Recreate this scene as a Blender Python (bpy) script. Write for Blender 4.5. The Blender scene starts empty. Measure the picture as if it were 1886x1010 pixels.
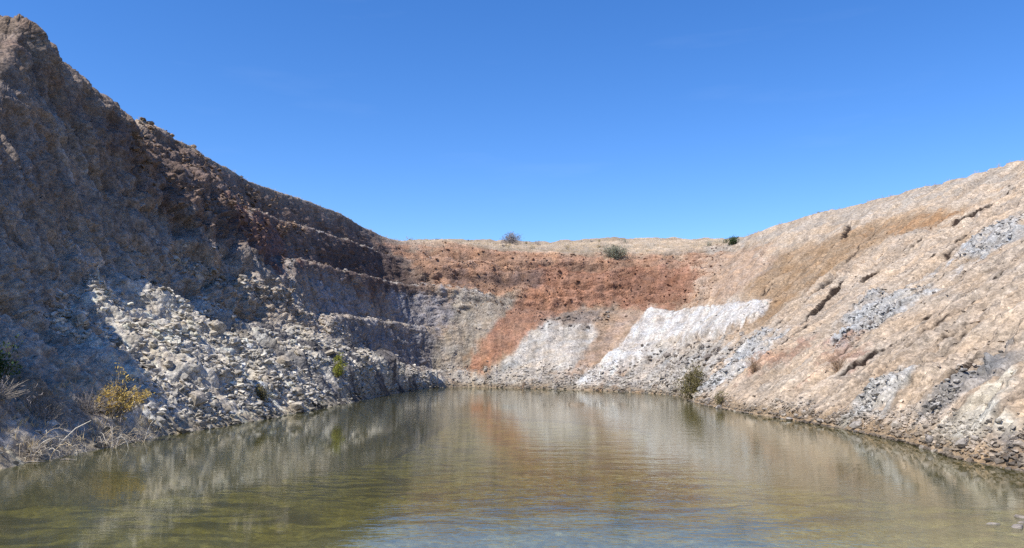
import math, random
import numpy as np

# ------------------------------------------------------------------ noise helpers
def _hash(ix, iy, iz, seed):
    h = (ix.astype(np.uint32) * np.uint32(374761393) + iy.astype(np.uint32) * np.uint32(668265263)
         + iz.astype(np.uint32) * np.uint32(2147483647) + np.uint32(seed * 144665 + 977))
    h = (h ^ (h >> np.uint32(13))) * np.uint32(1274126177)
    h = (h ^ (h >> np.uint32(15))) * np.uint32(2246822519)
    return h ^ (h >> np.uint32(16))

def gnoise(p, seed=0):
    """gradient noise, about -1..1; p is N x 3"""
    i = np.floor(p).astype(np.int64)
    f = (p - i).astype(np.float32)
    u = f * f * f * (f * (f * 6 - 15) + 10)
    out = 0
    for cx in (0, 1):
        wx = u[:, 0] if cx else 1 - u[:, 0]
        for cy in (0, 1):
            wy = u[:, 1] if cy else 1 - u[:, 1]
            for cz in (0, 1):
                wz = u[:, 2] if cz else 1 - u[:, 2]
                h = _hash(i[:, 0] + cx, i[:, 1] + cy, i[:, 2] + cz, seed)
                gx = (h & np.uint32(1023)).astype(np.float32) / 511.5 - 1
                gy = ((h >> np.uint32(10)) & np.uint32(1023)).astype(np.float32) / 511.5 - 1
                gz = ((h >> np.uint32(20)) & np.uint32(1023)).astype(np.float32) / 511.5 - 1
                out = out + wx * wy * wz * (gx * (f[:, 0] - cx) + gy * (f[:, 1] - cy) + gz * (f[:, 2] - cz))
    return out * 1.6

def fbm(p, octaves=4, seed=0, gain=0.5):
    out, a, q = 0, 1.0, p
    for o in range(octaves):
        out = out + a * gnoise(q, seed + o * 7)
        q = q * 2.03 + 11.3
        a *= gain
    return out

def ridged(p, octaves=3, seed=0):
    out, a, q, tot = 0, 1.0, p, 0
    for o in range(octaves):
        out = out + a * (1 - np.abs(gnoise(q, seed + o * 7)) * 2)
        tot += a
        q = q * 2.07 + 5.1
        a *= 0.5
    return out / tot

def worley(p, seed=0):
    """F1, F2 and a random number of the nearest cell"""
    i = np.floor(p).astype(np.int64)
    f = (p - i).astype(np.float32)
    n = len(p)
    f1 = np.full(n, 9, np.float32); f2 = np.full(n, 9, np.float32); cid = np.zeros(n, np.float32)
    for cx in (-1, 0, 1):
        for cy in (-1, 0, 1):
            for cz in (-1, 0, 1):
                h = _hash(i[:, 0] + cx, i[:, 1] + cy, i[:, 2] + cz, seed)
                dx = cx + (h & np.uint32(1023)).astype(np.float32) / 1023 - f[:, 0]
                dy = cy + ((h >> np.uint32(10)) & np.uint32(1023)).astype(np.float32) / 1023 - f[:, 1]
                dz = cz + ((h >> np.uint32(20)) & np.uint32(1023)).astype(np.float32) / 1023 - f[:, 2]
                d = dx * dx + dy * dy + dz * dz
                near = d < f1
                f2 = np.where(near, f1, np.minimum(f2, d))
                cid = np.where(near, (h % np.uint32(997)).astype(np.float32) / 997, cid)
                f1 = np.where(near, d, f1)
    return np.sqrt(f1), np.sqrt(f2), cid

def sstep(a, b, x):
    t = np.clip((x - a) / (b - a), 0, 1)
    return t * t * (3 - 2 * t)

# ------------------------------------------------------------------ the pit: stations round the shore
# every station is a line from the waterline up to the rim of the pit;
# knots along it: heights and fractions of its length (ledge edges of the benches are knots)
ROWS = [10, 50, 12, 80, 12, 75, 12, 60, 12, 70, 60, 12]
_c = np.cumsum(ROWS[1:10]); EVEN = [float(v) / _c[-1] for v in _c]           # nine knots, even spacing
def prof(z, t): return (z, t)
BENCH = prof([2.4, 2.6, 8.2, 8.4, 14.5, 14.7, 20, 20.2, 25], [.10, .215, .33, .45, .565, .69, .805, .90, 1])
CORNR = prof([1.7, 1.9, 7.8, 8.1, 14.2, 14.5, 19.2, 19.6, 23.3], [.10, .17, .28, .38, .48, .57, .70, .76, .93])
def scree(kz, z2, z3, rz=25.0, length=18.5):
    """rubble cone up to kz at 40 degrees, then cliff: steep to z2, steeper to z3, easing to the rim"""
    tk = kz / .84 / length
    zs = [kz * .45, kz * .55, kz, kz + .3, (kz + z2) / 2, z2, z3, z3 + .4, rz]
    r = 1 - tk
    a, b = .34 * r, (.60 if z3 < 19 else .66) * r
    ts = [tk * .45, tk * .55, tk, tk + .02 * r, tk + .17 * r, tk + a, tk + b * .86, tk + b * .88, 1]
    return zs, ts
def evenly(zs): return prof(zs, EVEN)
def mixp(a, b, w): return prof([x * (1 - w) + y * w for x, y in zip(a[0], b[0])], [x * (1 - w) + y * w for x, y in zip(a[1], b[1])])
def lin(z): return evenly([z * e for e in EVEN])
BACKW = prof([1.6, 1.9, 6.4, 6.9, 10.4, 10.8, 15.6, 16.4, 21.0], [.13, .15, .38, .40, .585, .61, .72, .76, .88])
RIGHT = lin(25)
# shore xy, rim xy, rim z, rise of the land 30 m behind the rim, profile
ST = [
    ((-14.5, -6), (-31, -8), 22.5, 0, scree(6, 15, 22)),  # near rim out of view, heights set for sun and shade on the shore
    ((-14.8, 6), (-31, 6), 22.5, 0, scree(6, 15, 22)),
    ((-15.0, 15), (-31.5, 15), 22.6, 0, scree(6, 15, 22)),
    ((-15.0, 21.5), (-31.5, 22), 22.6, 0, scree(6, 15, 22)),
    ((-15.0, 28), (-31.5, 29), 22.0, 0, scree(6, 15, 22)),
    ((-14.9, 33), (-31.5, 34), 17.5, 0, scree(6.5, 15, 22)),  # dip in the unseen rim, shaped to let sun onto the scree
    ((-14.3, 38), (-31.5, 39), 16.5, 0, scree(7, 15, 22)),
    ((-13.7, 43), (-33, 43), 18, 0, scree(8, 15, 22)),
    ((-13.3, 48), (-35.3, 49.5), 25, 0, scree(8.6, 15, 23.6)),
    ((-13.2, 54), (-35.9, 56), 23.6, 0, scree(7.8, 15, 23.6)),
    ((-13.1, 60), (-36.6, 63), 22.8, 0, scree(6.8, 15, 23)),
    ((-13.0, 66), (-35.6, 69.5), 24.4, 0, scree(6.2, 14, 18.5, length=21.5)),
    ((-12.9, 72), (-34.6, 74), 25, 0, scree(5.6, 13, 17, length=21.5)),
    ((-12.7, 78), (-33, 79), 25, 0, scree(5.0, 12, 16.5, length=20)),
    ((-12.4, 84), (-32.5, 87), 25, 0, mixp(scree(4.4, 11, 16, length=20), BENCH, .88)),
    ((-12.0, 90), (-31.7, 97), 25, .3, mixp(scree(3.4, 11, 16, length=20), BENCH, 1)),
    ((-11.8, 95), (-28.6, 106), 25, .6, BENCH),
    ((-10.8, 98.5), (-25.6, 116), 25, 1, BENCH),
    ((-9.6, 101.5), (-23.6, 127), 24.8, 2, mixp(BENCH, CORNR, .4)),
    ((-8.2, 104), (-20.0, 135), 24.0, 4, CORNR),
    ((-5.5, 104.8), (-11.5, 137), 23.3, 5, CORNR),
    ((-2.5, 102.5), (-4, 136), 22.8, 6, mixp(CORNR, BACKW, .5)),
    ((1.5, 98.5), (5, 136), 22.3, 6.6, BACKW),
    ((6.7, 94), (15, 137), 22.3, 7.4, BACKW),
    ((11, 88.5), (26, 138), 22.6, 7.2, BACKW),
    ((14, 82.5), (36, 134), 24.0, 5.2, mixp(BACKW, lin(24), .55)),
    ((15.4, 76.5), (44.5, 121), 25, 1.2, RIGHT),
    ((15.1, 70), (50.5, 104), 25, .8, RIGHT),
    ((14.3, 63), (55, 91), 25, .8, RIGHT),
    ((14.1, 56), (57.5, 78), 25.2, .8, RIGHT),
    ((14.6, 48), (58, 62), 26, .8, RIGHT),
    ((15.4, 39), (57, 47), 27, .8, RIGHT),
    ((15.2, 31), (55, 35), 27, .8, RIGHT),
    ((14.3, 25.5), (54, 27), 27, .8, RIGHT),
    ((14.9, 20), (53, 20), 27, .8, RIGHT),
    ((16, 8), (52, 7), 26, .8, RIGHT),
    ((17, -6), (51, -8), 25, .8, RIGHT),
]
def build_knots():
    K = []
    for (sx, sy), (rx, ry), rz, rise, (zs, ts) in ST:
        S = np.array((sx, sy)); R = np.array((rx, ry)); d = R - S; L = np.linalg.norm(d); n = d / L
        sc = rz / zs[-1] if abs(zs[-1] - 25) < .01 else 1
        row = [np.append(S - n * 5.5, -3.2), np.append(S, 0)]
        for z, t in zip(zs, ts): row.append(np.append(S + d * t, z * sc))
        e = row[-1]
        row.append(np.append(e[:2] + n * 30, e[2] + rise)); row.append(np.append(e[:2] + n * 420, e[2] + rise - 3))
        K.append(row)
    return np.array(K)
KN = build_knots()
NS = len(ST)
SARC = np.array([0.0, 12.8, 23.2, 30.6, 35.7, 40.6, 46.0, 51.0, 56.1, 62.1, 68.3, 74.8, 80.6, 86.2, 93.0, 100.6, 107.4, 113.7, 119.9,
                 124.7, 129.7, 134.9, 141.4, 148.8, 156.2, 163.5, 172.5, 183.4, 192.9, 202.4, 213.6, 225.0, 234.6, 241.2, 247.3, 259.7, 274.1])  # metres along the wall at each station

def crom(A, k):
    """Catmull-Rom through the stations"""
    i = np.clip(np.floor(k).astype(int), 0, NS - 2); t = (k - i).reshape((-1,) + (1,) * (A.ndim - 1))
    p0 = A[np.clip(i - 1, 0, NS - 1)]; p1 = A[i]; p2 = A[i + 1]; p3 = A[np.clip(i + 2, 0, NS - 1)]
    c = .5 * ((2 * p1) + (p2 - p0) * t + (2 * p0 - 5 * p1 + 4 * p2 - p3) * t * t + (3 * p1 - p0 - 3 * p2 + p3) * t ** 3)
    return c * .6 + (p1 * (1 - t) + p2 * t) * .4

def build_grid(q=1.0):
    kk = [0.0]
    while kk[-1] < NS - 1:
        k = kk[-1]
        i = min(int(k), NS - 2)
        a = KN[i, 4] * (1 - k + i) + KN[i + 1, 4] * (k - i)
        d = math.hypot(a[0], a[1] )
        ds = min(.30, max(.07, .0024 * d)) * q
        if a[1] < 15: ds = .3 * q
        seg = max(np.linalg.norm(KN[i + 1, 4] - KN[i, 4]), 1.0)
        kk.append(k + ds / seg)
    kk[-1] = NS - 1
    kk = np.array(kk)
    C = crom(KN, kk)                                    # U x 13 x 3
    S = np.interp(kk, np.arange(NS), SARC)
    cols, vv = [], []
    for j, n in enumerate(ROWS):
        n = max(2, int(n / q))
        for r in range(n):
            t = r / n
            if j == 11: t = t * t
            cols.append(C[:, j] * (1 - t) + C[:, j + 1] * t); vv.append(j + t)
    cols.append(C[:, 12]); vv.append(12.0)
    P = np.stack(cols, 1)                               # U x V x 3
    # soften the corners of the profile a little
    for it in range(2):
        Q = P.copy(); Q[:, 1:-1] = P[:, 1:-1] * .5 + (P[:, :-2] + P[:, 2:]) * .25; P[:, :-12] = Q[:, :-12]
    return P, kk, S, np.array(vv)

def grid_normals(P):
    du = np.gradient(P, axis=0); dv = np.gradient(P, axis=1)
    n = np.cross(dv, du)
    n /= np.maximum(np.linalg.norm(n, axis=2, keepdims=True), 1e-9)
    return np.where(n[..., 2:3] < 0, -n, n)
# ------------------------------------------------------------------ settings
SUN_EL, SUN_AZ, SUN_E = 53.0, 40.0, 4.6
SKY_AIR, SKY_DUST, SKY_OZ, SKY_E = 1.0, 0.1, 4.5, .148
EXPOSURE = 0.5
WAVE_BIG, WAVE_SMALL = .015, .005
MURK = (.105, .102, .045)
SKY_SAT = 1.25
DENOISE = False
ZONES = [
    ('left_brown', (142, 114, 98), 2.0, [(55.8, 24.8), (55.8, 22.4), (61.8, 19.9), (83.4, 24.6), (100.3, 23.8), (114.8, 23.7), (121.8, 23.3), (126.5, 15.2), (125.6, 13.7), (118.3, 13.7), (114.0, 10.6), (106.9, 13.5), (92.9, 12.8), (85.1, 12.8), (75.3, 13.4), (68.5, 15.4), (62.5, 18.2), (57.5, 20.4), (54.0, 22.0)]),
    ('left_red', (150, 104, 86), 1.6, [(83.4, 18.3), (98.9, 19.9), (97.6, 15.2), (85.7, 11.9), (81.7, 13.9)]),
    ('left_dark', (118, 94, 82), 2.0, [(105.4, 18.5), (120.9, 21.2), (125.6, 14.1), (114.8, 13.1), (108.4, 13.5), (104.6, 16.4)]),
    ('left_tan', (176, 154, 128), 2.5, [(46.2, 11.4), (47.8, 11.2), (48.9, 9.6), (46.5, 7.1), (44.0, 6.8), (43.4, 7.6)]),
    ('left_tan2', (168, 142, 116), 2.0, [(54.3, 16.3), (57.4, 14.5), (57.4, 12.2), (53.9, 11.4), (52.4, 13.4)]),
    ('bench_grey', (168, 162, 162), 1.2, [(96.9, 12.9), (106.9, 13.3), (110.8, 8.2), (96.9, 8.4)]),
    ('bench_grey2', (158, 154, 158), 1.2, [(118.3, 12.9), (129.2, 13.3), (135.1, 13.0), (128.3, 7.8), (117.4, 8.2)]),
    ('bench_low', (146, 140, 140), 1.2, [(96.2, 7.7), (125.6, 7.1), (126.5, 1.3), (103.9, 2.8)]),
    ('back_red', (190, 138, 100), 1.0, [(120.9, 21.7), (138.7, 22.6), (148.7, 20.4), (159.3, 20.2), (165.6, 21.3), (163.5, 14.4), (161.4, 10.7), (155.7, 10.3), (145.5, 11.9), (139.6, 13.0), (127.4, 14.4), (123.7, 20.9)]),
    ('back_red2', (172, 116, 82), 1.2, [(140.5, 18.4), (149.5, 17.6), (155.7, 17.8), (162.1, 16.6), (160.0, 11.1), (153.4, 10.5), (146.3, 13.2), (141.3, 14.4)]),
    ('back_purple', (140, 108, 92), 1.0, [(129.2, 17.4), (135.1, 16.4), (142.3, 17.5), (142.3, 14.6), (135.1, 14.7), (129.2, 15.0)]),
    ('back_grey', (176, 162, 142), 1.2, [(129.2, 13.3), (139.6, 13.0), (141.3, 11.8), (134.1, 6.6), (129.2, 2.0), (124.6, 0.6), (124.6, 5.1), (128.3, 8.2)]),
    ('dark_rocks', (166, 146, 130), 1.2, [(142.3, 11.7), (150.3, 10.7), (150.3, 8.0), (142.3, 8.1)]),
    ('white1', (208, 200, 188), 1.0, [(142.3, 9.1), (149.5, 8.0), (151.1, 6.5), (148.7, 2.1), (142.3, 0.7), (133.1, 0.3), (137.8, 3.6)]),
    ('tan_gully', (196, 162, 134), 0.8, [(151.9, 9.1), (155.7, 9.8), (152.6, 4.8), (150.3, 1.4), (147.9, 1.4), (151.9, 5.7)]),
    ('back_foot', (190, 180, 165), 1.0, [(128.3, 1.4), (143.9, 1.1), (150.3, 1.5), (149.5, -0.4), (124.6, -0.4)]),
    ('ochre', (184, 146, 100), 1.6, [(173.7, 16.9), (181.9, 18.7), (191.2, 19.1), (199.7, 16.6), (191.2, 15.7), (187.6, 12.2), (187.0, 9.5), (187.0, 6.5), (177.2, 5.3), (173.7, 6.1), (181.3, 9.1), (172.3, 10.4)]),
    ('ochre2', (194, 144, 88), 1.2, [(185.7, 17.7), (198.6, 17.4), (201.3, 15.8), (193.6, 15.9)]),
    ('white_pile', (234, 228, 220), 0.9, [(156.5, 10.4), (166.3, 9.7), (181.3, 9.1), (182.6, 7.1), (175.1, 5.5), (164.2, 5.2), (160.0, 3.7), (155.0, 1.2), (151.1, 0.0), (148.7, 0.0), (154.2, 4.4)]),
    ('grey_foot', (198, 190, 178), 0.9, [(161.4, 5.5), (175.8, 5.1), (188.2, 4.2), (187.0, 2.0), (194.2, 0.2), (151.9, 0.0), (156.5, 1.5)]),
    ('blue1', (204, 206, 206), 0.8, [(186.4, 5.7), (194.7, 5.1), (199.7, 3.3), (197.5, 1.2), (195.3, 0.4), (191.2, 0.2), (190.0, 2.0)]),
    ('blue2', (196, 196, 194), 1.2, [(202.9, 7.7), (209.4, 8.3), (214.5, 7.4), (214.9, 5.3), (214.0, 3.6), (209.9, 4.0)]),
    ('blue3', (196, 196, 194), 1.0, [(209.9, 11.5), (210.8, 13.8), (217.1, 10.8), (216.7, 9.3), (212.7, 9.4)]),
    ('blue4', (208, 208, 204), 0.35, [(224.0, 1.5), (227.0, 2.2), (229.5, 1.8), (229.5, 0.7), (226.3, 0.2), (224.8, 0.2)]),
    ('grey5', (160, 154, 148), 0.35, [(232.0, 2.2), (233.3, 3.7), (236.4, 2.6), (235.8, 1.5), (234.3, 0.7), (232.6, 0.9)]),
    ('cream', (226, 215, 190), 0.35, [(235.5, 0.7), (237.0, 2.4), (242.8, 0.4), (240.6, 0.2), (235.1, 0.2)]),
    ('dark_shore', (140, 132, 128), 0.35, [(240.3, 0.2), (242.6, 0.7), (243.7, 0.2), (241.4, 0.2)]),
    ('pinkish', (202, 166, 132), 2.0, [(161.4, 19.9), (169.0, 20.3), (173.7, 16.9), (172.3, 10.8), (162.1, 10.4)]),
    ('brownpatch', (184, 140, 112), 1.0, [(208.9, 4.0), (215.8, 3.6), (219.2, 2.4), (216.2, 2.4)]),
    ('brown2', (196, 150, 118), 1.0, [(195.9, 3.1), (206.0, 4.1), (207.0, 3.3), (202.4, 2.1)]),
    ('rimtop', (205, 185, 160), 1.0, [(160.7, 23.1), (174.4, 23.8), (186.4, 24.8), (197.5, 23.9), (200.3, 21.1), (189.4, 21.0), (175.8, 20.9), (162.1, 20.6)]),
    ('chute', (190, 130, 92), 0.9, [(139.8, 13.8), (145, 15.0), (150, 13.0), (147.0, 11.0), (143.2, 9.3), (138.4, 4.2), (133.0, 1.6), (130.1, 2.1), (134.4, 6.6), (138.3, 11.6)]),
]

# ------------------------------------------------------------------ relief and rock colours of the pit
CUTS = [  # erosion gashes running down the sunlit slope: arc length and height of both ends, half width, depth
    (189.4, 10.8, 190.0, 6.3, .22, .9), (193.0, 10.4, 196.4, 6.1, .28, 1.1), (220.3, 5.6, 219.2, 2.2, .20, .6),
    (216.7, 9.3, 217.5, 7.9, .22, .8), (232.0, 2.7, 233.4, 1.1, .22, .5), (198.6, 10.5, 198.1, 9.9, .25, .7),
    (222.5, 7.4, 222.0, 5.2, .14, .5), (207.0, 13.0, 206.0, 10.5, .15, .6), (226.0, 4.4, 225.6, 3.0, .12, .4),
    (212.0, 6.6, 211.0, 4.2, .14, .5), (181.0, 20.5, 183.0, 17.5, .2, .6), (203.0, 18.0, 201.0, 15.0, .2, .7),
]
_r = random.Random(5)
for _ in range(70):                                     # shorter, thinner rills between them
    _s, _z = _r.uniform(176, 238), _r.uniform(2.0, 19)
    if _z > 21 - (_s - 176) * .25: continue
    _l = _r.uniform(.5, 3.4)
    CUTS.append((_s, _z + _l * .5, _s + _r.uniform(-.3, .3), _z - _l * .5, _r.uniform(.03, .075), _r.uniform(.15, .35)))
def lin_rgb(c, k=1.0):
    c = np.array(c, float) / 255
    return np.where(c <= .04045, c / 12.92, ((c + .055) / 1.055) ** 2.4) * k

def poly_sdist(px, py, poly):
    """signed distance to a polygon, inside positive"""
    inside = np.zeros(len(px), bool); d = np.full(len(px), 1e9)
    n = len(poly)
    for i in range(n):
        x1, y1 = poly[i]; x2, y2 = poly[(i + 1) % n]
        ex, ey = x2 - x1, y2 - y1
        t = np.clip(((px - x1) * ex + (py - y1) * ey) / max(ex * ex + ey * ey, 1e-9), 0, 1)
        d = np.minimum(d, (px - x1 - t * ex) ** 2 + (py - y1 - t * ey) ** 2)
        if y1 != y2:
            c = ((y1 > py) != (y2 > py)) & (px < (x2 - x1) * (py - y1) / (y2 - y1) + x1)
            inside ^= c
    d = np.sqrt(d)
    return np.where(inside, d, -d)

def shade_bands(s, z):
    """stripes of painted shade between the pale stone ribs of the far scree"""
    n = gnoise(np.stack([s * .30 + z * .22, z * .05, z * 0 + 2.7], 1), 131) + .35 * gnoise(np.stack([s * 1.1 + z * .5, z * .25, z * 0], 1), 133)
    return sstep(.02, .30, n) * sstep(60, 70, s) * (1 - sstep(108, 116, s))

def talus_top(s):
    return np.interp(s, [0, 36, 42, 44.5, 46.5, 50, 53.5, 55.5, 59, 66, 82, 103, 121, 130], [.6, .6, 1.0, 4.2, 5.4, 5.9, 7.2, 8.3, 7.4, 6.2, 4.4, 2.0, 1.5, 0])

def shape_pit(q=1.0):
    P, kk, S1, vv = build_grid(q)
    U, V = P.shape[:2]
    N = grid_normals(P).reshape(-1, 3)
    p = P.reshape(-1, 3).copy()
    s = np.repeat(S1, V); v = np.tile(vv, U); z = p[:, 2].copy()
    wl = 1 - sstep(121, 130, s); wr = sstep(158, 172, s); wb = np.clip(1 - wl - wr, 0, 1)
    wt = wl * sstep(-.5, .5, talus_top(s) + .5 * gnoise(np.stack([s * .3, z * 0, z * 0], 1), 3) - z)
    land = 1 - sstep(10.0, 10.35, v)                    # 0 on the plateau
    wet = sstep(-.4, 2.0, z)
    f32 = lambda *a: np.stack(a, 1)
    warp = .9 * fbm(p * .22, 2, 21)
    # ribs and gullies that run down the face
    rib = ridged(f32(s * .17 + warp * .5, z * .035, z * 0), 3, 31)
    rill = ridged(f32(s * .62 + warp * .6, z * .07, z * 0), 3, 37)
    mid = fbm(p * .33, 4, 41)
    f1, f2, cid = worley(p * np.array([.75, .75, 1.0]) + warp[:, None] * .5, 5)
    g1, g2, gid = worley(p * np.array([1.9, 1.9, 2.3]) + warp[:, None], 9)
    b1, b2, bid = worley(p * np.array([.30, .30, .42]) + warp[:, None] * .3, 15)
    fine = fbm(p * 2.6, 3, 51)
    strata = gnoise(f32(z * 0 + s * .03, z * .95 + warp * .6 + .04 * s, s * .05), 61)
    d = np.zeros(len(p))
    cliff = wl * (1 - wt)
    near = 1 - sstep(56, 72, s)
    ben = sstep(80, 90, s)
    shear = fbm(f32(s * .85 + warp * .5 + z * .12, z * .16, z * 0), 4, 43)        # planar slabs lying down the face
    slab = np.floor(3.2 * (s * .35 + z * .10 + .8 * fbm(f32(s * .2, z * .12, z * 0), 2, 47)))
    slabn = (_hash(slab.astype(np.int64), slab.astype(np.int64) * 0, slab.astype(np.int64) * 0, 5) % np.uint32(997)).astype(float) / 997
    rough = .7 * (cid - .5) + .42 * (gid - .5) + .14 * fine
    d += cliff * (1 - ben) * ((1.1 - .45 * near) * rib + .30 * rill + (.80 - .5 * near) * mid + (.85 - .7 * near) * (bid - .5)
                              + .6 * near * shear + .45 * near * (slabn - .5) + (1 - .62 * near) * rough)
    d += cliff * ben * (.12 * rib + .20 * rill + .14 * mid + .14 * (bid - .5) + .46 * rough)
    d += wt * ((1.5 + 1.2 * sstep(62, 74, s) * (1 - sstep(100, 110, s))) * (rib - .2) + .35 * rill + .35 * mid + .5 * (.6 - f1) + .38 * (.6 - g1) + .06 * fine)
    up = sstep(9.5, 12, z + 1.3 * mid)
    d += wb * up * (.95 * strata + .34 * (cid - .5) + .40 * (bid - .5) + .26 * (gid - .5) + .40 * mid + .35 * rib + .25 * rill + .12 * fine)
    d += wb * (1 - up) * (.40 * rib + .22 * rill + .30 * mid + .22 * (.6 - g1) + .10 * fine)
    patch = .6 * sstep(.2, .6, fbm(p * .16, 3, 71)) * sstep(214, 228, s)
    ragged = .8 * gnoise(f32(s * .9, z * .9, z * 0), 73)
    for name, c, soft, poly in ZONES:
        if name in ROCKY: patch = np.maximum(patch, sstep(-.3, .4, poly_sdist(s, z, poly) + ragged * min(1, soft + .2)))
    sg = sstep(.70, .95, ridged(f32(s * .42 + warp * .4, z * .03, z * 0), 2, 77)) * sstep(-.1, .35, gnoise(f32(s * .11, z * .14, z * 0), 79))
    d += wr * (.50 * rib + .22 * rill + .30 * mid - .55 * sg + .10 * fine + patch * (.25 * (cid - .5) + .40 * (gid - .5)) + .07 * (.5 - g1) + .28 * (rill - .3))
    gash_shade = np.zeros(len(p))  # shade inside the gashes, painted as dark colour
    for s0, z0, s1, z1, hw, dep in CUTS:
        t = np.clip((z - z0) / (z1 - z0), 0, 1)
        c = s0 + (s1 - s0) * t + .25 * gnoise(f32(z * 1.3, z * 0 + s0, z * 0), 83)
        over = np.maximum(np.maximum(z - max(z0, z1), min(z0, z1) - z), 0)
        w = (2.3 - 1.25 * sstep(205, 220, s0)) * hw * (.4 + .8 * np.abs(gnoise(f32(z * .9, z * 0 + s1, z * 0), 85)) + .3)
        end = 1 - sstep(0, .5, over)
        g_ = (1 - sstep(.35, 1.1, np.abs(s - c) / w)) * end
        d -= .9 * dep * g_; gash_shade = np.maximum(gash_shade, (1 - sstep(.75, 1.15, np.abs(s - c + w * .25) / w)) * end)
    # ledge under the flat top of the white heap
    heap = poly_sdist(s, z, WHITE_HEAP)
    d += wet * .55 * sstep(-.25, .5, heap) - sstep(-.2, .6, heap) * wr * .2 * mid
    rimsoft = 1 - .55 * sstep(9.2, 10, v)
    d *= (wet * .85 + .15) * land * rimsoft
    d += (1 - land) * (.45 * mid + .08 * fine) * (1 - sstep(11.2, 12, v))
    tocam = N
    p += tocam * d[:, None]
    # low shore: waterline stays ragged but in place
    # ---- colours
    col = np.empty((len(p), 3))
    A = lambda *c: lin_rgb(c)
    hz = sstep(4, 17, z + 3 * mid)[:, None]
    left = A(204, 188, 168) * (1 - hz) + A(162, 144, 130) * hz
    grit = sstep(-.2, .5, fbm(p * .12 + 40, 3, 91))[:, None]
    left = left * (1 - .45 * grit) + A(152, 134, 118) * .45 * grit
    fan = (sstep(.0, .7, fbm(f32(s * .42 + warp * .4, z * .05, z * 0 + 3), 3, 93)) * sstep(24, 14, z))[:, None]
    left = left * (1 - .55 * fan) + A(196, 188, 178) * .55 * fan
    far = sstep(66, 84, s)[:, None] * .6; band = shade_bands(s, z)[:, None]
    tal = A(226, 216, 200) * (1 - far) + A(188, 180, 168) * far
    tal = tal * (1 - .85 * band) + A(98, 94, 96) * .85 * band  # gully shadow painted into the scree colour
    left = left * (1 - wt[:, None]) + tal * wt[:, None]
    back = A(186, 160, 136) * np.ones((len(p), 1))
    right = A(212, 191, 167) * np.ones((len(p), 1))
    gx = sstep(.0, .55, fbm(f32(s * .16, z * .10, z * 0 + 7), 3, 95))[:, None]
    right = right * (1 - .55 * gx) + A(196, 178, 158) * .55 * gx
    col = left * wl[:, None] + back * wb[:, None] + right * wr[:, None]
    streak = fbm(f32(s * 1.1 + warp, z * .10, z * 0), 3, 111) + .7 * fbm(f32(s * 3.2 + warp * 2, z * .22, z * 0), 2, 113)
    w1 = fbm(f32(s * .55, z * .55, z * 0), 3, 101); w2 = fbm(f32(s * .55, z * .55, z * 0 + 9), 3, 103)
    for name, c, soft, poly in ZONES:
        xs = [a for a, b in poly]; ys = [b for a, b in poly]; m = soft * 1.6 + .5
        idx = np.nonzero((s > min(xs) - m) & (s < max(xs) + m) & (z > min(ys) - m) & (z < max(ys) + m) & (v < 11))[0]
        if not len(idx): continue
        dd = poly_sdist(s[idx] + w1[idx] * (soft + .25), z[idx] + w2[idx] * (soft * .8 + .15), poly)
        if name in SMOOTH: dd = poly_sdist(s[idx] + w1[idx] * .6, z[idx] + w2[idx] * .3, poly) + .45 * streak[idx]
        else: dd = dd + (gid[idx] - .5) * .7 * min(1, soft) + (cid[idx] - .5) * .6 * min(1, soft)
        k = (sstep(-soft * .6, soft * .6, dd) * (.86 + .12 * np.clip(w1[idx] * 2, -1, 1)))[:, None]
        cc = lin_rgb(c); g_ = cc.mean(); cc = cc * .74 + g_ * .26 if cc[0] > cc[2] * 1.4 else cc * .75 + g_ * np.array([.26, .25, .235])
        col[idx] = col[idx] * (1 - k) + cc * k
    # darker brown along the gullies of the tan slope
    gk = (wr * sg * .42 * sstep(.0, .5, w2 + .3))[:, None]
    col = col * (1 - gk) + lin_rgb((140, 112, 92)) * gk
    vk = (gash_shade * .97)[:, None]
    col = col * (1 - vk) + lin_rgb((58, 45, 38)) * vk  # painted shade of the gashes, nearly black
    plat = sstep(9.85, 10.1, v)[:, None]
    land_c = A(206, 184, 158) * (1 - .4 * grit) + A(176, 160, 136) * .4 * grit
    col = col * (1 - plat) + land_c * plat
    on = ((np.abs(v - 2.5) < .42) | (np.abs(v - 4.25) < .25) | (np.abs(v - 6.25) < .25) | (np.abs(v - 8.2) < .2)) & (v < 9)
    lk = (on * sstep(80, 90, s) * (1 - sstep(0, 5, s - np.where(np.abs(v - 6.45) < .6, 134, 124))) * sstep(-.35, .45, w1 + .05) * .7)[:, None]
    col = col * (1 - lk) + A(208, 198, 186) * lk
    # blocks of rock differ a little in tone, streaks run down the face
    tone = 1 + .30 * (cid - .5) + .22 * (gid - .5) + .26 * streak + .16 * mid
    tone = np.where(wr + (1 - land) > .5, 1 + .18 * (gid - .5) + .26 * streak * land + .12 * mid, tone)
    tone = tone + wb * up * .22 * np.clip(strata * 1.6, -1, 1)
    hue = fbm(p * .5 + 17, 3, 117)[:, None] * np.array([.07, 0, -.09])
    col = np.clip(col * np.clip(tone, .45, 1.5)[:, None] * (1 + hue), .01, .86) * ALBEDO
    # silt line at the water
    wl_ = (sstep(.55, .2, z + .15 * fine) * .8)[:, None]
    col = col * (1 - wl_) + col * np.array([.62, .56, .45]) * wl_
    return dict(P=p.reshape(U, V, 3), kk=kk, S=S1, vv=vv, col=col.reshape(U, V, 3), wt=wt.reshape(U, V), z0=z.reshape(U, V))
ALBEDO = .62
SMOOTH = ('white_pile', 'white1', 'chute', 'ochre')
ROCKY = ('blue1', 'blue2', 'blue3', 'blue4', 'grey5', 'dark_shore')
WHITE_HEAP = [z for z in ZONES if z[0] == 'white_pile'][0][3]

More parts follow.
